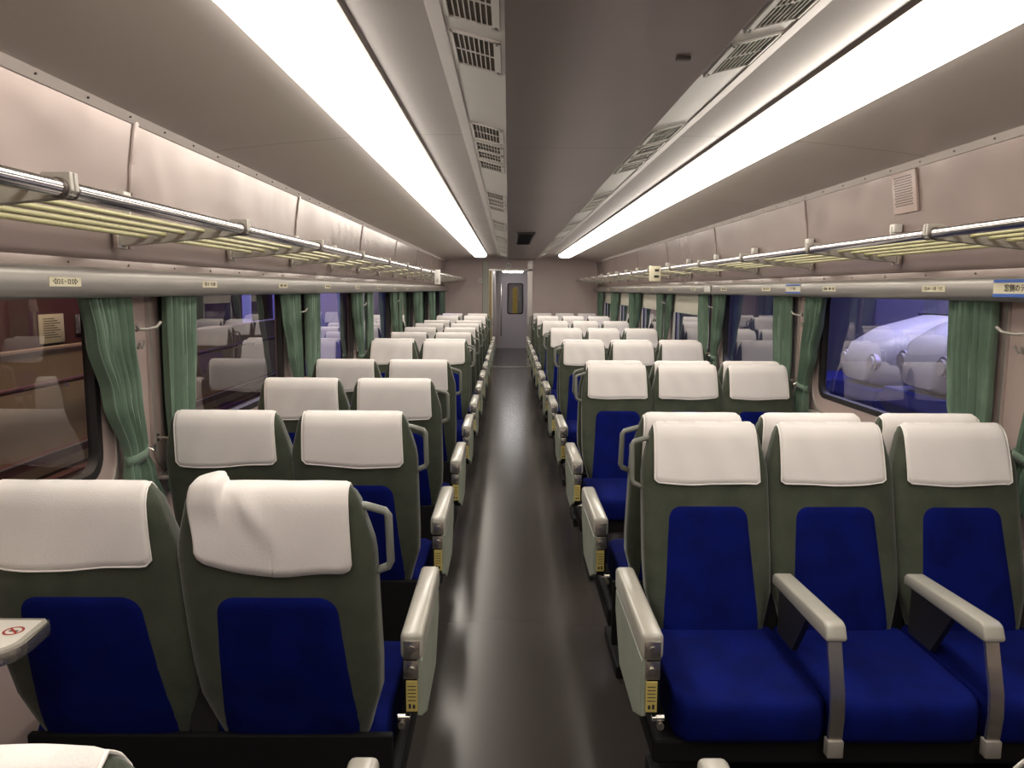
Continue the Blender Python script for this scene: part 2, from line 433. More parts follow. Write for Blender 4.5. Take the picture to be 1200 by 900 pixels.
# vestibule
m = MB(); m.box(-0.36, -0.30, ZEND + 0.06, 19.3, 0, 2.0); obj('wall_vestibule_left', m, VEST, kind='structure', smooth=False)
m = MB(); m.box(0.75, 0.81, ZEND + 0.06, 19.3, 0, 2.0); obj('wall_vestibule_right', m, VEST, kind='structure', smooth=False)
m = MB(); m.box(-0.36, 0.81, ZEND + 0.06, 19.3, 1.90, 2.0); obj('ceiling_vestibule', m, CEIL, kind='structure', smooth=False)
m = MB(); m.box(-0.36, 0.81, 19.2, 19.3, 0, 2.0); obj('wall_vestibule_end', m, VEST, kind='structure', smooth=False)
d = empty('door_1', (0.14, 19.17, 0)); d['kind'] = 'structure'
m = MB()
pts = rrect(-0.15, 0.22, 0.86, 1.60, 0.05)
m.box(-0.36, -0.15, 0, 0.04, 0, 1.9); m.box(0.22, 0.40, 0, 0.04, 0, 1.9); m.box(-0.15, 0.22, 0, 0.04, 0, 0.86); m.box(-0.15, 0.22, 0, 0.04, 1.60, 1.9)
obj('door_leaf', m, DOORM, d, smooth=False)
m = MB(); A = rrect(-0.165, 0.235, 0.845, 1.615, 0.06); B = rrect(-0.14, 0.21, 0.87, 1.59, 0.05)
rg = [[(p, -0.01, q) for p, q in A], [(p, -0.014, q) for p, q in B], [(p, 0.02, q) for p, q in B]]
m.loft(rg, False, False); obj('door_window_frame', m, RUBBER, d)
m = MB(); m.box(-0.15, 0.22, 0.018, 0.022, 0.86, 1.60); obj('door_pane', m, GLASS, d, smooth=False)
m = MB(); m.box(-0.15, 0.22, 0.031, 0.035, 0.86, 1.60); obj('dark_interior', m, BLACK, d, smooth=False)
m = MB(); m.box(-0.03, 0.09, 0.026, 0.030, 0.87, 1.50); obj('amber_glow', m, emit('amber_emission', (0.75, 0.48, 0.04), 0.2), d, smooth=False)  # yellow column behind the door pane, drawn as a faintly emitting sheet
m = MB(); m.box(-0.33, -0.30, -0.012, 0.0, 0.3, 1.6, 0.005); obj('handle', m, STEEL, d)
o = empty('vestibule_lamp', (0.10, 17.6, 1.90))
m = MB(); m.box(-0.26, 0.26, -0.12, 0.12, -0.03, 0, 0.01); obj('lamp_housing', m, TRIM, o)
m = MB(); m.box(-0.23, 0.23, -0.10, 0.10, -0.065, -0.03, 0.015); obj('diffuser', m, LAMP2, o)
tag(o, 'glowing white lamp on the ceiling beyond the far doorway', 'lamp')
o = empty('round_sign', (0.0, ZEND - 0.001, 1.892))
m = MB(); m.cyl((0, -0.012, 0), 0.060, 0.02, 'y', 28); obj('disc', m, WHITE, o)
text_on('11', 0.075, INK, o, (0, -0.0235, 0), (PI / 2, 0, 0))
tag(o, 'small round white car number sign above the far doorway', 'sign')
o = empty('call_button', (-0.52, ZEND, 1.62))
m = MB(); m.cyl((0, -0.012, 0), 0.045, 0.024, 'y', 24, 0.035); obj('disc', m, WHITE, o)
m = MB(); m.cyl((0, -0.03, 0), 0.015, 0.02, 'y', 16); obj('button', m, CAST, o)
tag(o, 'small round pale fitting on the end wall beside the doorway', 'wall fitting')

# ------------------------------------------------------------------ luminaires
for sgn, nm in ((-1, 'left'), (1, 'right')):
    o = empty('ceiling_light', (off(0.705, sgn), 0, 2.04))
    E = 13.2
    m = MB()
    m.prism([(-sgn * 0.118, 0.006), (-sgn * 0.112, -0.006), (-sgn * 0.101, -0.006), (-sgn * 0.101, 0.006)], 'y', Y0 + 0.02, E)
    m.prism([(sgn * 0.130, 0.002), (sgn * 0.130, -0.006), (sgn * 0.136, -0.006), (sgn * 0.136, 0.002)], 'y', Y0 + 0.02, E)
    obj('housing', m, pbr('lamp_housing', (0.25, 0.21, 0.19), 0.4, metal=0.4), o, smooth=False)
    seg = [Y0 + 0.03] + [1.19 + BAY * k for k in range(0, 7)]
    seg = [s for s in seg if s < E - 0.3] + [E]
    for a, b in zip(seg[:-1], seg[1:]):
        prof = [(-0.100, 0.0), (-0.099, -0.022), (-0.085, -0.040), (-0.05, -0.052), (0.0, -0.055), (0.06, -0.053), (0.105, -0.042), (0.126, -0.020), (0.129, 0.0)]
        rings = []
        last = b == E
        ys = [(a + 0.002, 1.0), (b - 0.002 - (0.12 if last else 0), 1.0)]
        if last: ys += [(b - 0.05, 0.85), (b - 0.015, 0.6), (b, 0.25)]
        for y, q in ys: rings.append([(sgn * px * q, y, pz * q) for px, pz in prof])
        m = MB(); m.loft(rings); obj('diffuser', m, LENS, o, angle=60)
    tag(o, 'long glowing fluorescent ceiling strip on the %s side of the aisle' % ('two-seat' if sgn < 0 else 'three-seat'), 'ceiling light', 'fluorescent ceiling strips')

# ------------------------------------------------------------------ air vents
SL = math.atan2(0.035, 0.135)
vr = [(1.45, 1.72), (1.80, 2.06)]
for k in range(6):
    for a, b in ((2.76, 3.03), (3.09, 3.27), (3.29, 3.47), (3.54, 3.75)): vr.append((a + BAY * k, b + BAY * k))
vr = [v for v in vr if v[1] < 13.6]
ordn = ['first', 'second', 'third', 'fourth', 'fifth', 'sixth', 'seventh', 'eighth', 'ninth', 'tenth', 'eleventh', 'twelfth', 'thirteenth', 'fourteenth', 'fifteenth',
        'sixteenth', 'seventeenth', 'eighteenth', 'nineteenth', 'twentieth', 'twenty-first', 'twenty-second', 'twenty-third', 'twenty-fourth', 'twenty-fifth', 'twenty-sixth']
VM = {}
def vent_meshes(L):
    key = round(L, 3)
    if key in VM: return VM[key]
    W = 0.118
    fr = MB(); h = L / 2; b = 0.010
    fr.box(-W / 2, W / 2, -h, -h + b, -0.005, 0); fr.box(-W / 2, W / 2, h - b, h, -0.005, 0)
    fr.box(-W / 2, -W / 2 + 0.007, -h, h, -0.005, 0); fr.box(W / 2 - 0.016, W / 2, -h, h, -0.005, 0)
    gr = MB(); nr = max(2, round((L - 2 * b) / 0.12)); x0, x1 = -W / 2 + 0.007, W / 2 - 0.016
    for i in range(1, nr):
        y = -h + b + (L - 2 * b) * i / nr; gr.box(x0, x1, y - 0.003, y + 0.003, -0.003, 0)
    for i in range(1, 8):
        x = x0 + (x1 - x0) * i / 8; gr.box(x - 0.0012, x + 0.0012, -h + b, h - b, -0.003, 0.002)
    bk = MB(); bk.box(x0, x1, -h + b, h - b, -0.0006, -0.0002)
    sc = MB()
    for sy in (-1, 1): sc.cyl((W / 2 - 0.008, sy * (h - 0.018), -0.0055), 0.0028, 0.002, 'z', 8)
    VM[key] = (fr.mesh('frame', False), gr.mesh('grille', False), bk.mesh('opening', False), sc.mesh('screw', False))
    return VM[key]
VDARK = pbr('vent_shadow', (0.10, 0.085, 0.06), 0.7)
for sgn, side in ((-1, 'two-seat'), (1, 'three-seat')):
    for i, (a, b) in enumerate(vr):
        fr, gr, bk, sc = vent_meshes(b - a)
        xm, zm = off(0.317, sgn), 2.0163
        o = empty('air_vent', (xm, (a + b) / 2, zm - 0.0004)); 
        # local +x points to the centre line (down the slope)
        o.rotation_euler = (0, SL if sgn < 0 else -SL, 0) if sgn < 0 else (0, -SL, 0)
        if sgn > 0: o.rotation_euler = (0, -SL, 0); 
        for nm, me, mt in (('frame', fr, STRIP), ('grille', gr, STRIP), ('opening', bk, VDARK), ('screw', sc, SCREW)):
            c = obj(nm, me, mt, o)
            if sgn > 0: c.scale = (-1, 1, 1)
        tag(o, 'cream slotted air vent, %s from the camera on the duct beside the %s light' % (ordn[i], side), 'air vent', 'ceiling air vents')

# ------------------------------------------------------------------ luggage racks
RX, RZ = 1.045, 1.626
def rack(sgn, side):
    o = empty('luggage_rack', (XC, 0, 0))
    X = lambda h: sgn * h
    slh = [(0.985, 1.622), (0.925, 1.616), (0.865 + 0.0, 1.612)]
    sl = [(RX + 0.058, 1.627), (RX + 0.115, 1.620), (RX + 0.172, 1.614), (RX + 0.229, 1.608), (RX + 0.286, 1.602)]
    ys = [2.365 + 0.94 * k for k in range(-4, 13)]
    ys = [y for y in ys if Y0 < y < Y1 - 0.1]
    for y in ys:
        m = MB()
        prof = [(X(RX - 0.020), 1.655), (X(RX + 0.03), 1.655), (X(RX + 0.05), 1.640), (X(RX + 0.30), 1.612), (X(1.395), 1.618), (X(1.418), 1.625), (X(1.418), 1.575),
                (X(RX + 0.30), 1.578), (X(RX + 0.05), 1.604), (X(RX - 0.010), 1.610), (X(RX - 0.022), 1.622)]
        m.prism(prof, 'y', y - 0.013, y - 0.003, 0.0015); m.prism(prof, 'y', y + 0.003, y + 0.013, 0.0015)
        m.box(X(RX - 0.016), X(RX + 0.02), y - 0.012, y + 0.012, 1.614, 1.652)
        b = obj('bracket', m, CAST, o, smooth=False)
        m = MB(); m.box(X(1.405), X(1.424), y - 0.028, y + 0.028, 1.565, 1.635, 0.004); 
        for zz in (1.578,): m.cyl((X(1.402), y, zz), 0.008, 0.01, 'x', 12)
        obj('wall_mount', m, STEEL, b, angle=40)
        m = MB(); m.box(X(1.385), X(1.420), y - 0.022, y + 0.022, 1.700, 1.735, 0.004); m.box(X(1.38), X(1.40), y - 0.004, y + 0.004, 1.66, 1.725)
        obj('upper_lug', m, WHITE, b, angle=40)
    yy = [Y0] + ys + [Y1]
    for a, b in zip(yy[:-1], yy[1:]):
        m = MB(); m.cyl((X(RX), (a + b) / 2, RZ), 0.0158, b - a - 0.01, 'y', 20)
        obj('front_rail', m, CHROME, o, angle=50)
        for q in (a + 0.017, b - 0.017):
            m = MB(); m.cyl((X(RX), q, RZ), 0.0185, 0.012, 'y', 20); obj('rail_collar', m, SCREW, o, angle=50)
        for h, z in sl:
            m = MB(); m.cyl((X(h), (a + b) / 2, z), 0.0068, b - a - 0.02, 'y', 10)
            obj('rack_bar', m, SLAT, o, angle=60)
    tag(o, 'chrome-fronted luggage rack of pale yellow bars above the %s side windows' % side, 'luggage rack')
    return o
rack(-1, 'two-seat'); rack(1, 'three-seat')
def rack_sign(sgn, y, label, kind):
    x = off(RX - 0.075, sgn); o = empty('rack_sign', (x, y, 1.60))
    if kind == 0:
        m = MB(); m.box(-0.004, 0.004, 0.0, 0.05, -0.06, 0.05, 0.003); obj('plate', m, WHITE, o)
        m = MB(); m.cyl((0, -0.0, -0.055), 0.02, 0.012, 'x', 16); obj('knob', m, CAST, o)
        m = MB(); m.box(-0.030, 0.030, -0.004, 0.004, -0.10, 0.05, 0.003); obj('plate', m, WHITE, o)
    else:
        m = MB(); m.box(-0.045, 0.045, -0.02, 0.02, -0.075, 0.05, 0.006); obj('box', m, PAPER, o)
        m = MB(); m.box(-0.01, 0.03, -0.022, -0.0202, -0.045, -0.025); m.box(-0.005, 0.03, -0.022, -0.0202, 0.005, 0.025); obj('mark', m, INK, o)
    tag(o, label, 'sign')
rack_sign(-1, 8.0, 'small white plate with a knob hanging from the two-seat side luggage rack', 0)
rack_sign(1, 6.4, 'cream box sign clipped to the rail of the three-seat side luggage rack', 1)
# perforated speaker panel
o = empty('wall_speaker', (off(1.398, 1), 3.25, 1.86))
o.rotation_euler = (0, -0.13, 0)
m = MB(); m.box(0.0, 0.012, -0.095, 0.095, -0.085, 0.085, 0.003); obj('plate', m, WALL, o, angle=40)
m = MB()
for i in range(13):
    for j in range(12):
        m.cyl((-0.0008, -0.066 + i * 0.011 + (j % 2) * 0.0055, -0.052 + j * 0.0105), 0.0032, 0.0012, 'x', 6)
obj('hole_pattern', m, SCREW, o, smooth=False)
tag(o, 'perforated square speaker panel on the upper wall above the three-seat side rack', 'speaker')

# ------------------------------------------------------------------ seat number plates and stickers on the ledge
def plate(sgn, y, txt, i, side):
    x = off(1.352, sgn) - sgn * 0.0006
    o = empty('seat_number_plate', (x, y, 1.463))
    w = 0.078 if sgn > 0 else 0.070
    m = MB(); m.box(-0.0008, 0.0008, -w, w, -0.0115, 0.0115); obj('plate', m, PAPER, o, smooth=False)
    r = (PI / 2, 0, PI / 2) if sgn < 0 else (PI / 2, 0, -PI / 2)
    t = text_on(txt, 0.0175, INK, o, (-sgn * 0.0012, 0, 0), r, 0.95)
    tag(o, 'cream seat number plate over the %s row of %s benches' % (ordn[i], side), 'number plate', 'seat number plates')
for k in range(12):
    n = 12 - k
    plate(-1, 1.95 + PITCH * k, '\u25c1%d E\u30fb%d D\u25b7' % (n, n), k, 'two-seat')
    if k > 0: plate(1, 1.95 + PITCH * k, '\u25c1%dA\u30fb%dB\u30fb%dC' % (n, n, n), k, 'three-seat')
def sticker(y, w, h, lines, label):
    x = off(1.352, 1) - 0.0008
    o = empty('notice_sticker', (x, y, 1.464))
    m = MB(); m.box(-0.0006, 0.0006, -w / 2, w / 2, -h / 2, h / 2); obj('sheet', m, PAPER, o, smooth=False)
    m = MB(); m.box(-0.0012, -0.0006, -w / 2, w / 2, h / 2 - h * 0.19, h / 2); m.box(-0.0012, -0.0006, -w / 2, w / 2, -h / 2, -h / 2 + h * 0.19)
    obj('blue_band', m, BLUEINK, o, smooth=False)
    for t, s, yy, z, mt in lines: text_on(t, s, mt, o, (-0.0016, yy, z), (PI / 2, 0, -PI / 2))
    tag(o, label, 'sticker')
sticker(2.36, 0.34, 0.056, [('\u7a93\u5074\u306e\u30c6\u30fc\u30d6\u30eb\u306f', 0.026, 0.01, -0.001, INK), ('\u304a\u9858\u3044', 0.010, 0.0, 0.011, YELLOW), ('\u6ce8\u610f', 0.009, 0.0, -0.013, YELLOW)],
        'blue-bordered cream notice sticker on the window ledge nearest the camera')
sticker(4.32, 0.22, 0.050, [('\u30c6\u30fc\u30d6\u30eb', 0.018, 0.0, 0.0, INK)], 'small blue-bordered yellow sticker on the ledge above the second pillar')
o = empty('clear_tag', (off(1.352, 1) - 0.001, 6.15, 1.468)); m = MB(); m.box(-0.012, 0, -0.09, 0.09, -0.03, 0.025, 0.006); obj('tag_plate', m, WHITE, o)
tag(o, 'small pale tag sticking out of the ledge on the three-seat side', 'tag')

# ------------------------------------------------------------------ curtains
def pleat(rows_spec, npl, amp, seed, thick=True, nx=72):
    """rows_spec: list of (z, y0, y1, amp factor)"""
    rnd = random.Random(seed); ph = [rnd.uniform(-0.5, 0.5) for _ in range(nx + 1)]
    wv = [rnd.uniform(0.7, 1.3) for _ in range(npl + 2)]
    rows = []
    for (z, a, b, q) in rows_spec:
        r = []
        for i in range(nx + 1):
            t = i / nx; k = int(t * npl)
            ss = math.sin(t * npl * 2 * PI + 0.6 * math.sin(t * 7 + seed)) * amp * q * wv[k]
            ss += 0.4 * amp * q * math.sin(t * npl * 4.3 * PI + seed + z * 3)
            r.append((ss, a + (b - a) * t, z))
        rows.append(r)
    return rows
def lerp_rows(keys, n):
    out = []
    for (k0, k1) in zip(keys[:-1], keys[1:]):
        for i in range(n):
            t = i / n; t2 = t * t * (3 - 2 * t)
            out.append(tuple(k0[j] + (k1[j] - k0[j]) * (t if j == 0 else t2) for j in range(4)))
    out.append(keys[-1]); return out
def curtain(sgn, yp, far, seed, label):
    x = (XL + 0.050) if sgn < 0 else (XR - 0.050)
    o = empty('window_curtain', (x, yp, 0.74))
    rnd = random.Random(seed)
    # far: False = near edge side of the pillar (A), True = the far side (B); d points away from the pillar
    d = 1 if far else -1
    if far:   keys = [(1.47, 0.16, 0.40, 1.0), (1.25, 0.155, 0.39, 1.0), (1.05, 0.15, 0.37, 0.9), (0.925, 0.155, 0.33, 0.6), (0.86, 0.15, 0.34, 0.8), (0.74, 0.145, 0.36, 1.0)]
    else:     keys = [(1.47, 0.085, 0.34, 1.0), (1.30, 0.075, 0.30, 1.0), (1.12, 0.05, 0.23, 0.9), (0.925, 0.02, 0.14, 0.6), (0.86, -0.01, 0.14, 0.8), (0.74, -0.06, 0.14, 1.0)]
    jit = rnd.uniform(-0.015, 0.015)
    keys = [(z - 0.74, d * (a + (0 if not far else jit)), d * (b + jit), q) for z, a, b, q in keys]
    rows = pleat(lerp_rows(keys, 7), 7, 0.018, seed)
    mb = MB(); mb.grid(rows)
    me = mb.mesh('drape', True, 80)
    c = obj('drape', me, CURTAIN, o)
    sol = c.modifiers.new('Solidify', 'SOLIDIFY'); sol.thickness = 0.0025
    # tie band and hook
    kz = 0.925 - 0.74; a, b = keys[3][1], keys[3][2]
    m = MB(); ring = []
    lo, hi = min(a, b) - 0.006, max(a, b) + 0.006
    N = 24; rings = []
    for i in range(N + 1):
        t = 2 * PI * i / N
        cx, cy = 0.024 * math.cos(t), (lo + hi) / 2 + (hi - lo) / 2 * math.sin(t)
        rings.append([(cx, cy, kz - 0.016 + 0.01 * math.sin(t)), (cx * 1.12, cy, kz + 0.016 + 0.01 * math.sin(t))])
    m.grid(rings); t = obj('tie_band', m, CURTAIN, o)
    s2 = t.modifiers.new('Solidify', 'SOLIDIFY'); s2.thickness = 0.003
    hy = (lo if far else hi)
    m = MB(); m.tube([(-sgn * -0.045, hy, kz + 0.01), (-sgn * 0.0, hy - d * 0.012, kz + 0.012), (-sgn * 0.022, hy - d * 0.016, kz + 0.0), (-sgn * 0.026, hy - d * 0.01, kz + 0.02)], 0.005, 8)
    m.cyl((sgn * 0.044, hy, kz + 0.01), 0.014, 0.008, 'x', 14)
    obj('tie_hook', m, STEEL, o)
    tag(o, label, 'curtain', 'green window curtains')
sd = 0
for sgn, side in ((-1, 'two-seat'), (1, 'three-seat')):
    for k in range(-1, 7):
        yp = PIL + BAY * k
        if yp > Y1 - 0.1: continue
        for far in (False, True):
            if far and yp + 0.5 > Y1: continue
            if k == -1: continue
            sd += 1
            wh = '%s pillar from the camera' % ordn[k] if k >= 0 else 'pillar beside the camera'
            curtain(sgn, yp, far, sd, 'green gathered curtain on the %s edge of the %s, %s side' % ('far' if far else 'near', wh, side))

# coat hooks on the pillars
def coat_hook(sgn, y, label):
    x = XL if sgn < 0 else XR
    o = empty('coat_hook', (x, y, 1.30)); s = -sgn
    m = MB(); m.box(0, s * 0.008, -0.014, 0.014, -0.05, 0.045, 0.003); obj('base_plate', m, CAST, o)
    for dy in (-1, 1):
        m = MB(); m.tube([(s * 0.006, dy * 0.004, 0.018), (s * 0.035, dy * 0.03, 0.014), (s * 0.055, dy * 0.062, 0.02), (s * 0.06, dy * 0.085, 0.035)], 0.0055, 8); obj('arm', m, CAST, o)
        m = MB(); m.tube([(s * 0.006, dy * 0.004, -0.03), (s * 0.03, dy * 0.012, -0.045), (s * 0.038, dy * 0.018, -0.025)], 0.0055, 8); obj('peg', m, CAST, o)
    tag(o, label, 'coat hook', 'coat hooks on the window pillars')
for sgn, side in ((-1, 'two-seat'), (1, 'three-seat')):
    for k in range(0, 4):
        coat_hook(sgn, PIL + BAY * k + 0.03, 'double metal coat hook on the %s pillar from the camera, %s side' % (ordn[k], side))

# roller blinds on the far windows, three-seat side
for i, (x, a, b) in enumerate(BLINDS):
    o = empty('roller_blind', (x - 0.009, (a + b) / 2, 1.245)); hy = (b - a) / 2 - 0.045
    m = MB(); m.box(-0.003, 0.003, -hy, hy, 0.0, 0.22); obj('cloth', m, BLIND, o, smooth=False)
    m = MB(); m.box(-0.008, 0.008, -hy, hy, -0.012, 0.006, 0.003); obj('bottom_bar', m, CREAMP, o)
    m = MB(); m.box(-0.008, 0.008, -hy * 0.62, -hy * 0.62 + 0.05, -0.34, 0.0, 0.002); m.box(-0.008, 0.008, hy - 0.05, hy, -0.34, 0.0, 0.002); obj('side_guide', m, CREAMP, o)
    tag(o, 'cream blind lowered over the upper half of the %s window from the end wall' % ordn[len(BLINDS) - 1 - i], 'blind', 'half-lowered cream window blinds')

# ------------------------------------------------------------------ seats
WP = [(0.40, 0.160), (0.425, 0.172), (0.47, 0.184), (0.52, 0.200), (0.555, 0.2095), (0.72, 0.2105), (0.90, 0.2105), (0.925, 0.206), (0.95, 0.199), (0.985, 0.189), (1.01, 0.183), (1.03, 0.174), (1.041, 0.164), (1.045, 0.154)]
DP = [(0.40, 0.030), (0.425, 0.046), (0.47, 0.052), (0.62, 0.055), (0.80, 0.052), (0.92, 0.044), (0.98, 0.038), (1.01, 0.033), (1.03, 0.023), (1.041, 0.012), (1.045, 0.002)]
def interp(T, z):
    if z <= T[0][0]: return T[0][1]
    for (a, p), (b, q) in zip(T[:-1], T[1:]):
        if z <= b: return p + (q - p) * (z - a) / (b - a)
    return T[-1][1]
def ycen(z):           # centre line of the backrest; facing +y, so the back leans to -y
    t = (z - 0.42) / 0.62
    return -0.272 - 0.145 * t - 0.012 * math.sin(PI * min(max(t, 0), 1))
def surf_y(x, z, side, offs, ws):
    w = interp(WP, z) * ws; d = interp(DP, z)
    u = min(1.0, abs(x) / w)
    e = (1 - u ** 5) ** (1 / 5.0) if u < 1 else 0.0
    return ycen(z) + side * (d * e + offs)
def ztop(x, ws):
    x = abs(x)
    for i in range(len(WP) - 1, 6, -1):
        w1, w0 = WP[i][1] * ws, WP[i - 1][1] * ws
        if x <= WP[i][1] * ws: return WP[i][0]
        if x <= w0: return WP[i][0] + (WP[i - 1][0] - WP[i][0]) * (x - w1) / (w0 - w1)
    return 0.9
def shell(ws):
    m = MB(); rings = []
    zs = [0.40, 0.41, 0.425, 0.45, 0.48, 0.54, 0.62, 0.70, 0.78, 0.86, 0.89, 0.92, 0.95, 0.97, 0.985, 1.0, 1.01, 1.02, 1.03, 1.036, 1.041, 1.0435, 1.045]
    N = 40
    for z in zs:
        w = interp(WP, z) * ws; d = interp(DP, z); r = []
        for k in range(N):
            t = 2 * PI * k / N; c, s = math.cos(t), math.sin(t)
            q = (abs(c) ** 5 + abs(s) ** 5) ** (-1 / 5.0)
            r.append((w * c * q, ycen(z) + d * s * q, z))
        rings.append(r)
    m.loft(rings); return m
def back_panel(ws):
    m = MB()
    zt, zb = 0.800, 0.425
    for side in (1, -1):
        rows = []
        n = 16; nz = 20
        for j in range(nz + 1):
            v = 1 - (1 - j / nz) ** 1.9; z = zb + (zt - zb) * v
            hw = 0.160 - 0.030 * v
            # rounded top corners
            dt = zt - z; r = 0.038
            cut = 0.0
            if dt < r: cut = r - math.sqrt(max(0, r * r - (r - dt) ** 2))
            hw -= cut
            row = []
            for i in range(n + 1):
                u = -1 + 2 * i / n; x = hw * u * ws
                edge = min(1, (1 - abs(u)) / 0.10) * min(1, dt / 0.018 if dt > 0 else 0)
                row.append((x, surf_y(x, z, side, -0.002 + 0.009 * math.sqrt(max(0, edge)), ws), z))
            rows.append(row)
        m.grid(rows)
    return m
def cover_mesh(ws, hw=0.163, drop=0.174, seed=1, messy=False, crook=0.0):
    rnd = random.Random(seed); p1, p2 = rnd.uniform(0, 6), rnd.uniform(0, 6)
    nx = 72 if messy else 28; cols = []
    for i in range(nx + 1):
        u = -1 + 2 * i / nx; x0 = hw * u
        xx = min(abs(x0), 0.186 * ws)
        zt = ztop(x0, ws)
        path = []
        ns = 16
        fr = [1 - (1 - t / ns) ** 1.0 for t in range(ns + 1)]
        for side in (1, -1):
            dd = drop + crook * u * side + 0.004 * math.sin(p1 + u * 3) 
            if messy and side < 0: dd = 0.165 + 0.035 * (0.5 - 0.5 * u) + 0.012 * math.sin(2.5 * u + 1)
            rc = 0.018 if not messy else 0.025
            eu = (1 - abs(u)) * hw
            if eu < rc: dd -= rc - math.sqrt(rc * rc - (rc - eu) ** 2)
            zb = zt - dd
            seq = []
            for j in range(ns + 1):
                t = j / ns
                # cluster samples near the crest
                z = zb + (zt - zb) * (1 - (1 - t) ** 1.6)
                low = (zt - z) / dd
                o = (0.0075 if messy else 0.0045) + 0.004 * low * (1 + math.sin(u * 5 + p2 + z * 9)) * 0.5 + 0.0015 * math.sin(u * 9 + p1 + z * 23)
                y = surf_y(x0, min(z, 1.0449), side, o, ws)
                x = x0 * (1 + 0.03 * low) 
                zz = z
                if messy:
                    kk = max(0.0, min(1.0, (u - 0.56) / 0.07)); kk = kk * kk * (3 - 2 * kk); kr = max(0.0, min(1.0, (1.02 - u) / 0.30))
                    sh = max(0.0, 1 - low * 2.4)
                    k = kk * kr ** 0.6 * sh
                    zz += 0.017 * k; y += side * 0.016 * k - 0.006 * k
                    g = math.exp(-((-u + 0.35 - 0.9 * low * 0.6) / 0.16) ** 2) * math.exp(-((low - 0.30) / 0.28) ** 2)
                    y += side * 0.010 * g
                    g = math.exp(-((-u + 0.52 - 0.7 * low) / 0.08) ** 2) * math.exp(-((low - 0.15) / 0.25) ** 2)
                    y -= side * 0.002 * g
                    x += 0.006 * math.sin(low * 4 + 1) * (1 if u > 0 else 0)
                if t == 1: zz += 0.0045
                seq.append((x, y, zz))
            if side > 0: path += seq
            else: path += seq[:-1][::-1]
        cols.append(path)
    m = MB(); m.grid(cols)
    return m
def hem_mesh(cm, nx=28, w=0.006):
    """a stitched hem running around the rim of the cover"""
    v = cm.v; L = len(v) // (nx + 1) if len(v) % (nx + 1) == 0 else 33
    L = 33
    rim = [v[j] for j in range(L)] + [v[i * L + L - 1] for i in range(1, nx + 1)] + [v[nx * L + j] for j in range(L - 2, -1, -1)] + [v[i * L] for i in range(nx - 1, 0, -1)]
    m = MB(); m.tube(rim + [rim[0]], 0.0024, 6, cap=False); return m
def rcushion(w, y0, y1, z0, z1):
    m = MB(); rings = []; N = 44
    cy = (y0 + y1) / 2; hy = (y1 - y0) / 2
    L = [(0.0, 0.90), (0.06, 0.97), (0.2, 1.0), (0.6, 1.0), (0.8, 0.985), (0.92, 0.95), (0.98, 0.88), (1.0, 0.80)]
    for t, q in L:
        z = z0 + (z1 - z0) * t; r = []
        ax, ay = w - (1 - q) * 0.05, hy - (1 - q) * 0.22
        for k in range(N):
            a = 2 * PI * k / N; c, s = math.cos(a), math.sin(a)
            g = (abs(c) ** 12 + abs(s) ** 12) ** (-1 / 12.0); r.append((ax * c * g, cy + ay * s * g, z))
        rings.append(r)
    m.loft(rings, True, False)
    last = rings[-1]
    for q, dz in ((0.7, 0.008), (0.4, 0.012), (0.1, 0.013)):
        nr = [(p[0] * q, cy + (p[1] - cy) * q, z1 + dz) for p in last]; m.loft([last if q == 0.7 else prev, nr], False, q == 0.1); prev = nr
    return m
def arm_profile(y0, y1, z0, z1, r=0.022):
    return rrect(y0, y1, z0, z1, r, 5)
AZ = 0.633
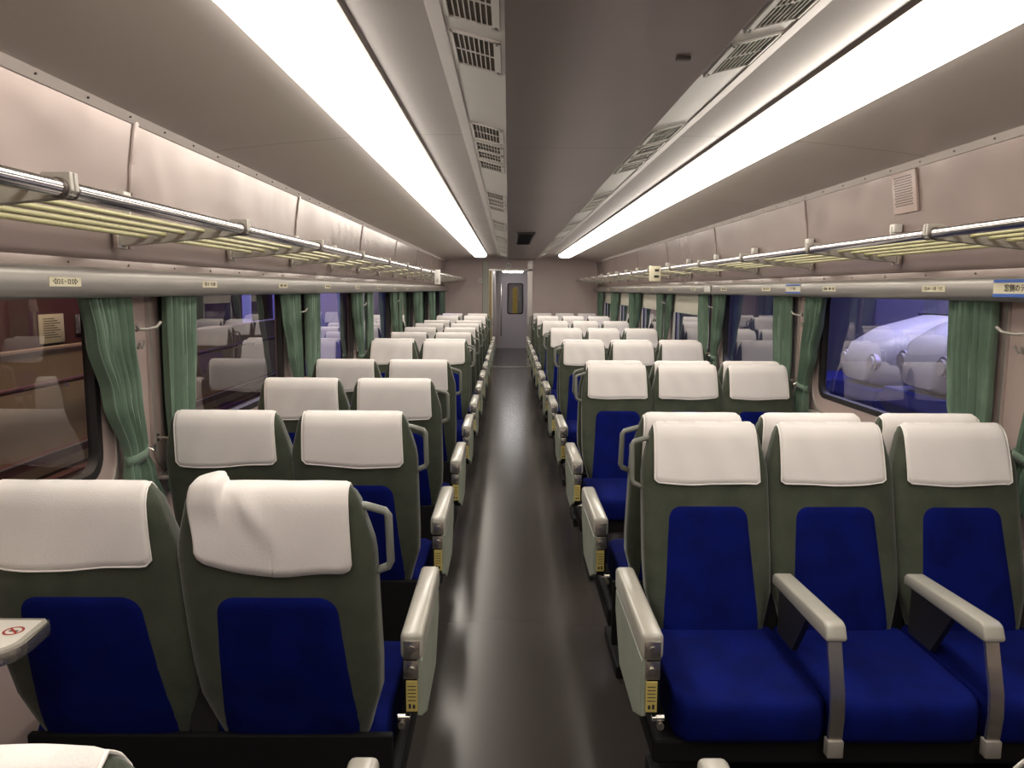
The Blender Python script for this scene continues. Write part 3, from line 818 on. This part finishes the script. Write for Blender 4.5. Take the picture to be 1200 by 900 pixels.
def make_bench(n, face, messy=-1, nocover=()):
    """n seats; local x: the aisle arm's aisle face is at x = 0, the seats go to +x; face=+1 looks away from the camera (+y)"""
    sp = 0.417 if n == 2 else 0.393; ws = sp / 0.42
    root = empty('double_seat' if n == 2 else 'triple_seat'); dz = -0.010 if face < 0 else 0.0
    FL = lambda mb: MB().add([(p[0], p[1] * face, p[2]) for p in mb.v], [f[::-1] if face < 0 else f for f in mb.f])
    x0 = 0.080 if n == 2 else 0.100
    # aisle arm
    m = MB()
    m.box(0.0, 0.055, -0.235, 0.225, AZ - 0.068, AZ, 0.013, 3)
    arm = obj('aisle_armrest', m, ARMPAD, root, angle=50)
    m = MB()
    side = [(-0.228, AZ - 0.070), (0.222, AZ - 0.070), (0.222, 0.50), (0.12, 0.375), (-0.12, 0.370), (-0.228, 0.42)]
    m.prism(side, 'x', 0.003, 0.016, 0.003)
    obj('side_panel', m, ARMSIDE, arm, smooth=False)
    m = MB(); m.prism([(p[0] * 0.97, p[1] + 0.004) for p in side], 'x', 0.0155, 0.050, 0.002); obj('inner_frame', m, BLACK, arm, smooth=False)
    for s in (-1, 1):
        e = -0.2355 if s < 0 else 0.2255
        m = MB(); m.box(0.008, 0.047, e - 0.002 if s < 0 else e - 0.004, e + 0.004 if s < 0 else e + 0.002, AZ - 0.064, AZ - 0.018, 0.001)
        m.box(0.012, 0.048, s * 0.224 - 0.006, s * 0.224 + 0.006, AZ - 0.118, AZ - 0.072, 0.001)
        for zz in (AZ - 0.038, AZ - 0.092): m.cyl((0.027, e + s * 0.001, zz), 0.008, 0.010, 'y', 14)
        obj('end_plate', m, STEEL, arm, angle=40)
    m = MB(); m.box(0.014, 0.042, -0.2325, -0.228, AZ - 0.200, AZ - 0.122, 0.001); o = obj('warning_label', m, YELLOW, arm, smooth=False)
    m = MB()
    for i in range(5): m.box(0.018, 0.038, -0.2332, -0.2324, AZ - 0.136 - i * 0.009, AZ - 0.134 - i * 0.009)
    m.box(0.020, 0.026, -0.2332, -0.2324, AZ - 0.192, AZ - 0.182); m.box(0.030, 0.036, -0.2332, -0.2324, AZ - 0.192, AZ - 0.180)
    obj('label_print', m, INK, arm, smooth=False)
    for bx in (((0.052, -0.20, 0.40), 0.008, 0.03, 'x'), ((0.056, -0.21, 0.385), 0.009, 0.012, 'y'), ((0.056, 0.17, 0.56), 0.009, 0.016, 'x')):
        m = MB(); m.cyl(*bx, 12); obj('pivot_bolt', m, STEEL, arm, angle=40)
    # intermediate arms and window arm
    for i in range(1, n + (1 if messy < 0 else 0)):
        xa = x0 + sp * i if i < n else x0 + sp * n + 0.018
        m = MB()
        P = FL(MB().prism([(-0.215, 0.585), (-0.215, 0.61), (-0.20, 0.622), (0.155, 0.634), (0.172, 0.628), (0.186, 0.598), (0.180, 0.588)], 'x', xa - 0.026, xa + 0.026, 0.006))
        a = obj('middle_armrest' if i < n else 'window_armrest', P, ARMPAD, root, angle=50)
        pts = [(0.166, 0.590), (0.180, 0.54), (0.202, 0.47), (0.208, 0.41), (0.200, 0.34)]
        q = MB()
        rings = [[(xa - 0.017, y - 0.006, z), (xa + 0.017, y - 0.006, z), (xa + 0.017, y + 0.005, z), (xa - 0.017, y + 0.005, z)] for y, z in pts]
        q.loft(rings); obj('arm_support', FL(q), STEEL, a, angle=50)
        q = MB(); q.box(xa - 0.020, xa + 0.020, 0.185, 0.212, 0.30, 0.345, 0.003); obj('support_foot', FL(q), CAST, a, angle=40)
        q = MB(); q.prism([(-0.20, 0.588), (0.02, 0.590), (-0.08, 0.44), (-0.20, 0.44)], 'x', xa - 0.008, xa + 0.008); q.box(xa - 0.03, xa + 0.03, -0.318, -0.304, 0.30, 0.585, 0.003); obj('arm_core', FL(q), pbr('dark_steel', (0.05, 0.048, 0.045), 0.4, metal=0.5) if 'dark_steel' not in MATS else MATS['dark_steel'], a, smooth=False)
    # seats
    CM = {}
    for i in range(n):
        xc = x0 + sp * (i + 0.5)
        def T(mb): return FL(MB().add([(p[0] + xc, p[1], p[2]) for p in mb.v], mb.f))
        c = obj('seat_cushion', T(rcushion(sp / 2 - 0.002, -0.315, 0.185, 0.315, 0.428)), BLUE, root, angle=60)
        b = obj('backrest', T(shell(ws)), GREEN, root, angle=60); b.location.z = dz
        obj('back_panel', T(back_panel(ws)), BLUE, b, angle=60, label='blue upholstery panel')
        if i in nocover: continue
        cm = cover_mesh(ws, 0.161 * (1 if n == 2 else 0.985), 0.178, seed=i * 7 + n * 3 + (1 if face > 0 else 2), messy=(i == messy), crook=[0.004, -0.003, 0.002][i % 3])
        h = obj('headrest_cover', T(cm), COVER, b, angle=70, label='white cloth cover', recalc=True)
        sm = h.modifiers.new('Solidify', 'SOLIDIFY'); sm.thickness = 0.002; sm.offset = 0
        if i != messy: obj('cover_hem', T(hem_mesh(cm)), HEM, b, angle=70)
        if i == 0:
            q = MB(); yh = ycen(0.93)
            q.tube([(x0 + 0.045, ycen(0.985), 0.997), (x0 + 0.020, ycen(0.985), 0.997), (x0 - 0.022, ycen(0.98) , 0.985), (x0 - 0.029, ycen(0.975), 0.975), (x0 - 0.030, ycen(0.87), 0.868), (x0 - 0.024, ycen(0.86), 0.856), (x0 + 0.0, ycen(0.85), 0.846), (x0 + 0.015, ycen(0.84), 0.842)], 0.010, 10, sx=1.0, sy=0.85)
            hh = obj('grab_handle', FL(q), HANDLE, b, angle=60)
    # frame under the cushions
    m = MB(); m.box(0.05, x0 + sp * n - 0.03, -0.30, 0.16, 0.25, 0.318, 0.01)
    for xx in (0.16, x0 + sp * n - 0.16): m.box(xx - 0.03, xx + 0.03, -0.18, 0.14, 0.0, 0.26, 0.008)
    m.box(0.10, x0 + sp * n - 0.10, -0.20, 0.16, 0.0, 0.05, 0.008)
    m.box(0.06, x0 + sp * n - 0.02, -0.338, -0.318, 0.20, 0.435, 0.004)  # black panel added behind the cushions so the gap below the backs reads dark
    obj('seat_frame', FL(m), BLACK, root, smooth=False)
    return root
protos = {}
def bench(n, face, row, dx=0.0, messy=-1):
    key = (n, face, messy)
    first = key not in protos
    if first: protos[key] = make_bench(n, face, messy)
    o = protos[key] if first else copy_tree(protos[key], KM)
    return o
# build the prototypes first, then copy
LEFT = {}; RIGHT = {}
face_left = {5: -1, 11: -1}
KM = {}
for key in ((2, 1, 0), (2, 1, -1), (2, -1, -1), (3, 1, -1), (3, -1, -1)): protos[key] = make_bench(*key)
used = set(); KM = kid_map()
def take(key):
    if key not in used: used.add(key); return protos[key]
    return copy_tree(protos[key], KM)
AX_L, AX_R = -0.222, 0.302
for r in range(0, 14):
    y = C0 + PITCH * (r - 1)
    # two-seat side: mirrored in x
    f = face_left.get(r, 1)
    key = (2, f, 0 if r == 1 else -1)
    o = take(key); o.location = (AX_L + (0.022 if r == 1 else 0), y, 0); o.scale = (-1, 1, 1)
    what = 'facing the camera' if f < 0 else 'seen from behind'
    if r == 0: lab = 'green and blue two-seat bench nearest the camera, only its top showing'
    elif r == 1: lab = 'two-seat bench with one rumpled white headrest cover, second from the camera'
    else: lab = 'green two-seat bench with white headrest covers, %s row from the camera, %s' % (ordn[r], what)
    tag(o, lab, 'train seat', 'two-seat benches')
    f = -1 if r % 2 == 1 else 1
    if r == 0: f = 1
    o = take((3, f, -1)); o.location = (AX_R + (0.035 if r == 0 else 0.022 if r == 1 else 0.01), y, 0)
    what = 'facing the camera' if f < 0 else 'facing the far door'
    if r == 0: lab = 'three-seat bench nearest the camera, only its top edge showing'
    elif r == 1: lab = 'blue and green three-seat bench facing the camera, its whole cushion in view'
    else: lab = 'green three-seat bench with white headrest covers, %s row from the camera, %s' % (ordn[r], what)
    tag(o, lab, 'train seat', 'three-seat benches')

# small folding table by the near window
o = empty('side_table', (XL, 1.41, 0.785))
def table_outline(g):
    pts = [(0.0, -0.078 - g), (0.24, -0.082 - g)]
    for k in range(9):
        a = -PI / 2 + (PI / 2) * k / 8
        pts.append((0.245 + (0.062 + g) * math.cos(a), -0.020 + (0.062 + g) * math.sin(a)))
    return pts + [(0.300 + g, 0.066), (0.288 + g, 0.080 + g), (0.0, 0.080 + g)]
m = MB(); m.prism(table_outline(0.004), 'z', -0.030, -0.003, 0.004); obj('tray', m, STEEL, o, angle=40)
m = MB(); m.prism(table_outline(-0.001), 'z', -0.006, 0.0, 0.001); obj('table_top', m, ARMPAD, o, angle=40)
m = MB(); m.prism([(x, y) for x, y in table_outline(-0.012) if x < 0.31] , 'z', -0.001, 0.0006); obj('top_inlay', m, WHITE, o, smooth=False)
m = MB(); cx, cy = 0.262, 0.018
m.loft([[(cx + r_ * math.cos(2 * PI * k / 24), cy + r_ * math.sin(2 * PI * k / 24), 0.0012) for k in range(24)] for r_ in (0.019, 0.0145)], False, False)
m.prism([(cx - 0.013, cy + 0.009), (cx - 0.010, cy + 0.012), (cx + 0.013, cy - 0.009), (cx + 0.010, cy - 0.012)], 'z', 0.0008, 0.0014); obj('no_smoking_mark', m, RED, o, smooth=False)
m = MB(); m.box(cx - 0.009, cx + 0.009, cy - 0.002, cy + 0.002, 0.0007, 0.0013); obj('cigarette_print', m, INK, o, smooth=False)
m = MB(); m.prism([(0.0, -0.028), (0.20, -0.028), (0.02, -0.16), (0.0, -0.16)], 'y', -0.01, 0.01, 0.002); obj('bracket', m, STEEL, o, smooth=False)
tag(o, 'small metal-edged table with a red no smoking mark by the window', 'table')

# ------------------------------------------------------------------ museum hall outside
HALLF = pbr('hall_floor', (0.10, 0.085, 0.075), 0.4)
TAN = pbr('tan_board', (0.36, 0.27, 0.17), 0.5)
MAROON = pbr('maroon_wall', (0.10, 0.035, 0.035), 0.6)
m = MB(); m.box(-9, XL - 0.12, -4, 26, -0.5, -0.45); m.box(XR + 0.12, 10, -4, 26, -0.5, -0.45)
obj('ground_outside', m, HALLF, kind='structure', smooth=False)
o = empty('platform_barrier', (-3.2, 3, -0.45))
m = MB(); m.box(-0.03, 0.03, -6, 7.5, 0, 1.47); obj('board', m, TAN, o, smooth=False)
m = MB(); m.box(-0.04, 0.04, -6, 7.5, 1.47, 1.485); obj('edge_strip', m, pbr('brass', (0.75, 0.55, 0.38), 0.3, metal=0.6), o, smooth=False)
m = MB(); m.cyl((0.09, 0.75, 1.25), 0.02, 13.5, 'y', 12); obj('handrail', m, MAROON, o)
m = MB()
for k in range(14): m.cyl((0.05, -5.6 + k, 1.22), 0.018, 0.07, 'x', 12)
obj('rail_bracket', m, CHROME, o)
m = MB(); m.box(0.03, 0.10, -6, 7.5, 0.72, 0.78); m.box(0.03, 0.16, -6, 7.5, 0.60, 0.62); obj('lower_moulding', m, MAROON, o, smooth=False)
m = MB(); m.box(0.10, 0.105, -6, 7.5, 0.775, 0.785); obj('moulding_edge', m, TRIM, o, smooth=False)
tag(o, 'tan barrier wall with a handrail outside the two-seat side windows', 'barrier')
m = MB(); m.box(-3.75, -3.65, -3, 10.6, -0.45, 2.6); obj('wall_outside_left', m, MAROON, kind='structure', smooth=False)
def poster(y, z, w, h, mat, label, lines=0):
    o = empty('wall_poster', (-3.645, y, z)); m = MB(); m.box(0, 0.012, -w / 2, w / 2, -h / 2, h / 2, 0.002); obj('panel', m, mat, o)
    if lines:
        m = MB()
        for i in range(lines): m.box(0.012, 0.0126, -w * 0.36, w * (0.1 + 0.25 * ((i * 7) % 3) / 2), h * 0.36 - i * h * 0.72 / lines, h * 0.36 - i * h * 0.72 / lines - 0.006)
        obj('printed_line', m, SCREW, o, smooth=False)
    tag(o, label, 'poster')
poster(6.15, 1.12, 0.33, 0.23, PAPER, 'cream printed notice on the dark wall outside the near window', 9)
poster(6.75, 1.14, 0.50, 0.16, pbr('photo_grey', (0.28, 0.27, 0.30), 0.5, c2=(0.08, 0.07, 0.10), scale=30), 'grey photograph panel on the dark wall beside the printed notice')
poster(5.30, 1.20, 0.30, 0.50, pbr('green_photo', (0.16, 0.30, 0.14), 0.5, c2=(0.4, 0.42, 0.45), scale=9), 'green and grey poster on the dark wall outside the near window')
poster(8.2, 1.35, 0.9, 0.5, pbr('pale_photo', (0.45, 0.40, 0.42), 0.5, c2=(0.12, 0.08, 0.12), scale=7), 'large pale photograph panel on the dark wall further along')
# far parts of the hall, lit blue-violet
HALLW = pbr('hall_wall', (0.45, 0.45, 0.50), 0.6)
m = MB(); m.box(-9, -1.6, 17.0, 17.2, -0.5, 4.0); m.box(-9.1, -9, -4, 17, -0.5, 4.0); obj('wall_outside_far_left', m, HALLW, kind='structure', smooth=False)
m = MB(); m.box(7.0, 7.2, -4, 26, -0.5, 4.0); m.box(1.9, 7, 20, 20.2, -0.5, 4.0); obj('wall_outside_far_right', m, HALLW, kind='structure', smooth=False)
m = MB(); m.box(-9, 10, -4, 26, 4.0, 4.1); obj('ceiling_outside', m, BLACK, kind='structure', smooth=False)
for i, (x, y) in enumerate(((-4.2, 13.2), (-3.1, 15.0), (-5.6, 14.5))):
    o = empty('hall_pillar', (x, y, -0.45)); m = MB(); m.box(-0.14, 0.14, -0.14, 0.14, 0, 4.4, 0.01); obj('shaft', m, MAROON, o)
    m = MB(); m.box(-0.2, 0.2, -0.2, 0.2, 0, 0.25, 0.01); obj('plinth', m, TRIM, o)
    tag(o, '%s dark square pillar in the blue-lit hall beyond the two-seat side windows' % ('first', 'second', 'third')[i], 'pillar', 'hall pillars')
# two display train noses outside the three-seat side
NOSE = pbr('white_enamel', (0.74, 0.72, 0.72), 0.3, var=0.03)
NBLUE = pbr('blue_enamel', (0.015, 0.02, 0.22), 0.3)
def nose(x, y, label, lift=0.0):
    o = empty('display_train', (x, y, -0.45 + lift))
    rings = []
    for t, w, z0, z1 in ((0.0, 0.30, 0.98, 1.22), (0.10, 0.42, 0.94, 1.36), (0.35, 0.52, 0.92, 1.50), (0.8, 0.56, 0.92, 1.62), (1.4, 0.58, 0.92, 1.86), (2.4, 0.58, 0.92, 1.95)):
        r = []
        for k in range(24):
            a = 2 * PI * k / 24; c, s = math.cos(a), math.sin(a); g = (abs(c) ** 4 + abs(s) ** 4) ** -0.25
            r.append((t, w * c * g, (z0 + z1) / 2 + (z1 - z0) / 2 * s * g))
        rings.append(r)
    m = MB(); m.loft(rings); obj('car_body', m, NOSE, o, angle=60)
    m = MB(); m.prism([(-0.02, 0.93), (-0.06, 0.80), (0.3, 0.30), (2.4, 0.30), (2.4, 0.93)], 'y', -0.52, 0.52, 0.02); obj('skirt', m, NBLUE, o, smooth=False)
    m = MB(); m.prism([(0.82, 1.60), (1.36, 1.83), (1.36, 1.86), (0.80, 1.635)], 'y', -0.40, 0.40, 0.004); obj('windscreen', m, RUBBER, o, smooth=False)
    for s in (-1, 1):
        m = MB(); m.cyl((0.07, s * 0.30, 1.17), 0.085, 0.10, 'x', 24, 0.085); l = obj('headlamp', m, TRIM, o)
        m = MB(); m.cyl((0.012, s * 0.30, 1.17), 0.062, 0.03, 'x', 24); obj('lamp_glass', m, WHITE, l)
    m = MB(); m.box(0.5, 0.7, -0.45, -0.30, 0, 0.32, 0.01); m.box(0.5, 0.7, 0.30, 0.45, 0, 0.32, 0.01); m.box(2.0, 2.2, -0.45, 0.45, 0, 0.32, 0.01); m.box(0.3, 2.4, -0.5, 0.5, -lift, 0.005); obj('bogie', m, BLACK, o)
    tag(o, label, 'train', 'white display trains')
nose(3.5, 7.68, 'white and blue display train nose outside the window, the one further back', 0.05)
nose(3.3, 6.12, 'white and blue display train nose outside the window, nearer the camera', 0.16)
o = empty('display_steps', (2.9, 9.9, -0.45))
for k in range(4):
    m = MB(); m.box(0.25 * k, 2.4, -0.5, 0.6, 0.22 * k, 0.22 * k + 0.16, 0.01); obj('step', m, NBLUE, o, smooth=False)
    m = MB(); m.box(0.25 * k - 0.01, 0.25 * k + 0.03, -0.5, 0.6, 0.22 * k + 0.16, 0.22 * k + 0.18, 0.003); obj('step_edge', m, TRIM, o, smooth=False)
tag(o, 'dark blue steps with pale edges outside the three-seat side window', 'steps')

# ------------------------------------------------------------------ light
def area(name, loc, rot, sx, sy, power, c):
    l = bpy.data.lights.new(name, 'AREA'); l.shape = 'RECTANGLE'; l.size = sx; l.size_y = sy; l.energy = power; l.color = c
    o = bpy.data.objects.new(name, l); o.location = loc; o.rotation_euler = rot; col.objects.link(o)
area('hall_light_blue_right', (5.2, 8, 3.9), (0, 0, 0), 2.5, 9, 240, (0.40, 0.37, 1.0))
area('hall_light_white_right', (3.0, 7.4, 3.6), (0, -0.3, 0), 0.6, 4, 85, (0.8, 0.78, 1.0))
area('hall_light_blue_left', (-4.5, 14.5, 3.9), (0, 0, 0), 3, 4, 420, (0.32, 0.28, 1.0))
area('hall_light_warm_left', (-2.6, 4, 3.6), (0, 0.5, 0), 0.4, 8, 150, (1.0, 0.75, 0.55))
w = bpy.data.worlds.new('world'); bpy.context.scene.world = w; w.use_nodes = True
w.node_tree.nodes['Background'].inputs[0].default_value = (0.02, 0.018, 0.03, 1)
w.node_tree.nodes['Background'].inputs[1].default_value = 0.5

# ------------------------------------------------------------------ camera
cam = bpy.data.cameras.new('camera'); cam.sensor_width = 36; cam.lens = 27.0; cam.clip_start = 0.02
co = bpy.data.objects.new('camera', cam); col.objects.link(co)
pitch = math.atan((450 - 339.5) / 900); yaw = -math.atan((595 - 600) / 900 * 1.0); roll = 0.006
fwd = Vector((math.sin(yaw) * math.cos(pitch), math.cos(yaw) * math.cos(pitch), -math.sin(pitch)))
right = Vector((math.cos(yaw), -math.sin(yaw), 0)); up = right.cross(fwd)
r2 = right * math.cos(roll) + up * math.sin(roll); u2 = -right * math.sin(roll) + up * math.cos(roll)
M = Matrix((r2, u2, -fwd)).transposed().to_4x4(); M.translation = Vector((0, 0, CAMZ)); co.matrix_world = M
bpy.context.scene.camera = co
sc = bpy.context.scene
sc.view_settings.view_transform = 'Standard'; sc.view_settings.look = 'None'; sc.view_settings.gamma = 1; sc.view_settings.exposure = 0.15
sc.view_settings.use_curve_mapping = False
sc.cycles.max_bounces = 8; sc.cycles.transparent_max_bounces = 12; sc.cycles.sample_clamp_indirect = 6
sc.cycles.use_denoising = True
